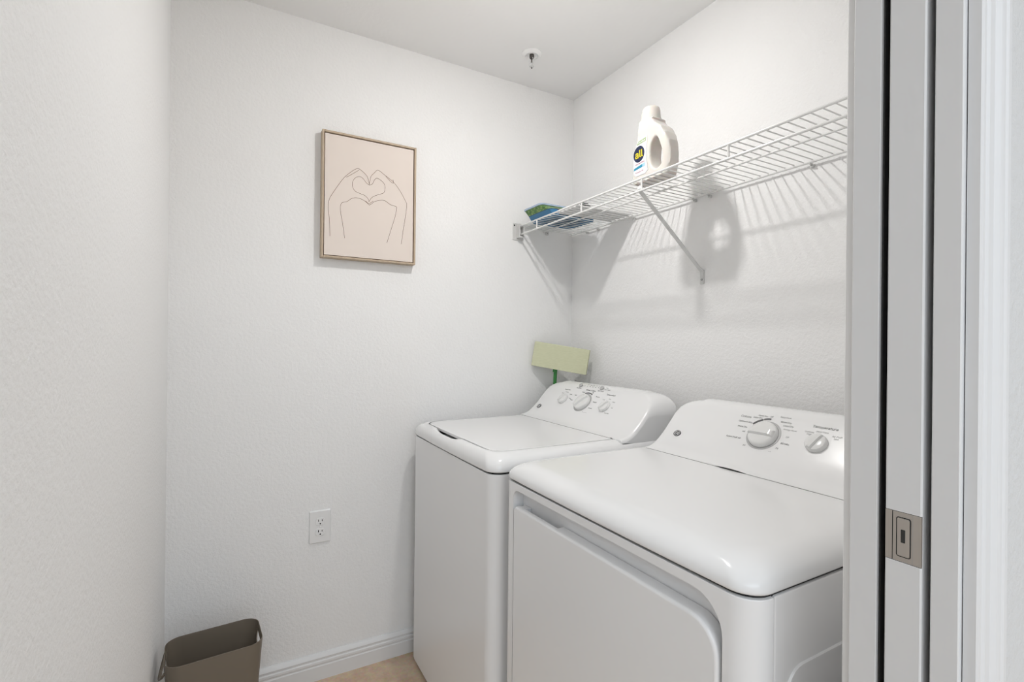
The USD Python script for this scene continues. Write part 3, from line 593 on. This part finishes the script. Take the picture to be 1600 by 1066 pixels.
part(mop, 'pole_socket', tube([tp + mv * 0.01, tp - mv * 0.036], 0.0105, 12), 'green')

# ------------------------------------------------------------------ picture
py0, py1, pz0, pz1 = -1.1555, -0.7985, 1.567, 2.037
pic = Thing('framed_picture', 'thin wood framed line drawing of two hands forming a heart', 'picture', (0, (py0 + py1) / 2, pz0))
fw, fd = 0.0075, 0.036
for nm, b in (('frame_bar', rbox(0.0, fd, py0, py0 + fw, pz0, pz1, 0.0012, 1)), ('frame_bar', rbox(0.0, fd, py1 - fw, py1, pz0, pz1, 0.0012, 1)),
              ('frame_bar', rbox(0.0, fd, py0 + fw, py1 - fw, pz1 - fw, pz1, 0.0012, 1)), ('frame_bar', rbox(0.0, fd, py0 + fw, py1 - fw, pz0, pz0 + fw, 0.0012, 1))):
    part(pic, nm, b, 'wood')
part(pic, 'backing', box(0.004, 0.012, py0 + fw, py1 - fw, pz0 + fw, pz1 - fw), 'dark', label='dark gap behind the canvas')
part(pic, 'canvas', rbox(0.006, 0.031, py0 + fw + 0.0025, py1 - fw - 0.0025, pz0 + fw + 0.0025, pz1 - fw - 0.0025, 0.0015, 2), 'canvas')
LINES = [
    [(-0.1476, -0.155), (-0.1503, -0.0971), (-0.1544, -0.0533), (-0.1516, -0.0196), (-0.1345, 0.0136), (-0.1161, 0.0445), (-0.0976, 0.0718), (-0.0705, 0.0991), (-0.0513, 0.1127), (-0.0419, 0.111), (-0.0232, 0.0983), (-0.0135, 0.0873), (-0.0088, 0.0709), (-0.0058, 0.0587)],
    [(0.1215, -0.1561), (0.1282, -0.103), (0.1367, -0.0482), (0.1417, 0.0003), (0.136, 0.0174), (0.1144, 0.0528), (0.09, 0.0815), (0.0543, 0.1048), (0.0273, 0.1199), (0.0136, 0.1082), (0.0012, 0.0933), (-0.0032, 0.0776), (-0.0058, 0.0587)],
    [(-0.0058, 0.0569), (-0.0172, 0.0637), (-0.0303, 0.0787), (-0.0438, 0.0833), (-0.0593, 0.0749), (-0.0685, 0.058), (-0.0683, 0.0411), (-0.0587, 0.0256), (-0.0392, 0.0189), (-0.0223, 0.0141), (-0.0109, 0.0043), (-0.0068, -0.0066)],
    [(-0.0058, 0.0569), (0.0055, 0.0628), (0.0139, 0.0804), (0.0254, 0.0882), (0.0458, 0.0771), (0.0548, 0.061), (0.0503, 0.0369), (0.0318, 0.027), (0.0117, 0.0164), (0.0004, 0.006), (-0.0063, -0.0065)],
    [(-0.0952, -0.1564), (-0.1022, -0.1078), (-0.1114, -0.0528), (-0.1073, -0.027), (-0.0885, -0.0186), (-0.0695, -0.0034), (-0.0502, 0.0013), (-0.0306, -0.0027), (-0.0164, -0.0109), (-0.005, -0.0196)],
    [(0.0642, -0.1575), (0.0801, -0.1028), (0.0945, -0.0538), (0.1013, -0.0173), (0.097, -0.0103), (0.0761, -0.0062), (0.0554, 0.0055), (0.0378, 0.0052), (0.0148, -0.0034), (0.0035, -0.0138), (-0.005, -0.0196)],
    [(-0.0911, 0.0729), (-0.0704, 0.0878), (-0.0457, 0.1075)],
    [(0.0543, 0.1048), (0.0751, 0.0849), (0.0871, 0.0798), (0.0851, 0.0925)],
    [(-0.0193, -0.0056), (-0.0068, -0.0141), (0.0091, -0.0025)],
]
cyz = np.array([(py0 + py1) / 2, (pz0 + pz1) / 2])
def smooth_line(pts, k=5):
    p = np.array(pts); q = np.vstack([2 * p[0] - p[1], p, 2 * p[-1] - p[-2]]); out = []
    for i in range(1, len(q) - 2):
        for t in np.linspace(0, 1, k, endpoint=False):
            a, b, c, d = q[i - 1:i + 3]
            out.append(0.5 * (2 * b + (c - a) * t + (2 * a - 5 * b + 4 * c - d) * t * t + (3 * b - a - 3 * c + d) * t ** 3))
    return np.array(out + [p[-1]])
for L in LINES:
    ln = sg.LineString(smooth_line(L) + cyz).buffer(0.00085, quad_segs=2)
    part(pic, 'drawn_line', moved(extrude(sg.Polygon(ln.exterior, ln.interiors), 0.0004), frame((0.0309, 0, 0), (0, 1, 0), (0, 0, 1))), 'ink', smooth=False)

# ------------------------------------------------------------------ outlet
oy, oz, ow, oh = -1.144, 0.566, 0.0757, 0.1205
outl = Thing('wall_outlet', 'white double power outlet low on the picture wall', 'outlet', (0, oy, oz))
To = frame((0, oy, oz), (0, 1, 0), (0, 0, 1))
part(outl, 'cover_plate', moved(plate(rr(-ow / 2, ow / 2, -oh / 2, oh / 2, 0.004, 4), 0.0062, 0.004, 4), To), 'plastic', smooth=50)
for cz in (0.0195, -0.0195):
    face = sg.Point(0, cz).buffer(0.0172, 24).intersection(sg.box(-0.03, cz - 0.0142, 0.03, cz + 0.0142))
    fc = part(outl, 'receptacle', moved(plate(list(face.exterior.coords)[:-1], 0.0082, 0.001, 2), To), 'plastic', smooth=40)
    for sx, hh in ((-0.0063, 0.0082), (0.0063, 0.0068)):
        part(fc, 'slot', moved(extrude(rr(sx - 0.0011, sx + 0.0011, cz + 0.0045 - hh / 2, cz + 0.0045 + hh / 2, 0.0003, 1), 0.0084), To), 'dark', smooth=False, label='dark slot')
    part(fc, 'ground_hole', moved(extrude([(0.0026 * math.cos(a), cz - 0.0075 + 0.0026 * math.sin(a)) for a in np.linspace(0, 2 * math.pi, 16)[:-1]], 0.0084), To), 'dark', smooth=False, label='dark round hole')
part(outl, 'screw', moved(disc_profile([(0, 0.006), (0.003, 0.006), (0.0026, 0.0072), (0, 0.0075)], 14), To), 'plastic')

# ------------------------------------------------------------------ waste bin
bin_ = Thing('waste_bin', 'dark taupe plastic waste bin with an open rim and end handles beside the left wall', 'bin', (0.242, -1.472, 0))
BC, BZ = np.array([0.242, -1.472]), 0.36
Tb = trimesh.transformations.translation_matrix([*BC, 0]) @ trimesh.transformations.rotation_matrix(0.075, [0, 0, 1])
def bring(z, inset=0.0):
    k = z / BZ; hx, hy = 0.066 + 0.018 * k - inset, 0.100 + 0.024 * k - inset
    return at_z(rr(-hx, hx, -hy, hy, 0.042 - inset, 10, 6), z)
zz = [0.0, 0.004, 0.08, 0.16, 0.24, 0.30, BZ - 0.0025]
rings = [bring(0.0, 0.006), bring(0.002, 0.002)] + [bring(z) for z in zz[1:]] + [bring(BZ, 0.0008), bring(BZ, 0.0018)] + [bring(z, 0.0026) for z in zz[::-1] if z > 0.01] + [bring(0.006, 0.01)]
shell = man(loft(rings)) - man(rbox(-0.048, 0.048, -0.2, 0.2, BZ - 0.062, BZ - 0.024, 0.012, 4))
part(bin_, 'body', moved(shell, Tb), 'bin', smooth=40)
for s_ in (-1,):
    path = [(x_, s_ * (0.1205 + 0.013 * math.cos(x_ / 0.056 * math.pi / 2)), BZ - 0.022 - 0.040 * math.cos(x_ / 0.056 * math.pi / 2)) for x_ in np.linspace(-0.056, 0.056, 15)]
    part(bin_, 'handle', moved(tube(path, 0.0045, 8, flat=0.5), Tb), 'bin', label='curved strap handle on the end of the bin')
part(bin_, 'base_rib', moved(tube([(x_, y_, 0.0085) for x_, y_ in rr(-0.04, 0.04, -0.075, 0.075, 0.03, 6)], 0.002, 6, closed=True), Tb), 'bin')

# ------------------------------------------------------------------ ceiling: sprinkler and lamp
sp = Thing('fire_sprinkler', 'small ceiling fire sprinkler with white escutcheon and dark hanging head', 'sprinkler', (0.231, -0.381, H))
Ts = trimesh.transformations.translation_matrix([0.231, -0.381, H]) @ trimesh.transformations.rotation_matrix(math.pi, [1, 0, 0])
part(sp, 'escutcheon', moved(disc_profile([(0, 0), (0.040, 0), (0.040, 0.0025), (0.034, 0.007), (0.026, 0.010), (0.024, 0.006), (0.012, 0.005), (0, 0.005)], 36), Ts), 'ceiling', 40)
part(sp, 'body', moved(disc_profile([(0, 0.004), (0.0095, 0.004), (0.0095, 0.016), (0.0075, 0.020), (0, 0.021)], 20), Ts), 'chrome', label='dark metal body')
part(sp, 'stem', moved(disc_profile([(0, 0.02), (0.0026, 0.02), (0.002, 0.036), (0, 0.036)], 12), Ts), 'chrome', label='dark link')
for s in (-1, 1):
    part(sp, 'arm', moved(tube([(s * 0.008, 0, 0.018), (s * 0.0115, 0, 0.030), (s * 0.009, 0, 0.044), (0, 0, 0.052)], 0.0014, 6), Ts), 'clip')
part(sp, 'deflector', moved(disc_profile([(0, 0.0515), (0.010, 0.0515), (0.010, 0.0525), (0.003, 0.053), (0.003, 0.057), (0, 0.057)], 20), Ts), 'clip')
part(sp, 'deflector_screw', moved(disc_profile([(0, 0.057), (0.0028, 0.057), (0.0022, 0.061), (0, 0.061)], 12), Ts), 'chrome', label='dark tip')

lamp = Thing('ceiling_lamp', 'small white cylinder ceiling lamp with a bulging glowing lens lighting the laundry room', 'lamp', (*LAMP_AT[:2], H))
Tc = trimesh.transformations.translation_matrix([*LAMP_AT[:2], H]) @ trimesh.transformations.rotation_matrix(math.pi, [1, 0, 0])
d_ = H - LAMP_AT[2]
part(lamp, 'housing', moved(disc_profile([(0, 0), (LENS_R + 0.004, 0), (LENS_R + 0.006, 0.002), (LENS_R + 0.006, d_ - 0.004), (LENS_R + 0.0045, d_ - 0.002), (LENS_R + 0.0015, d_ - 0.002), (LENS_R + 0.0015, d_ - 0.006), (0, d_ - 0.006)], 40), Tc), 'plastic')
part(lamp, 'lens', moved(disc_profile([(0, d_ - 0.004), (LENS_R, d_ - 0.004)] + [(LENS_R * math.cos(a), d_ - 0.003 + LENS_BULGE * math.sin(a)) for a in np.linspace(0.02, math.pi / 2 - 0.05, 10)] + [(0, d_ - 0.003 + LENS_BULGE)], 40), Tc), 'lamp', smooth=True, label='glowing lens')
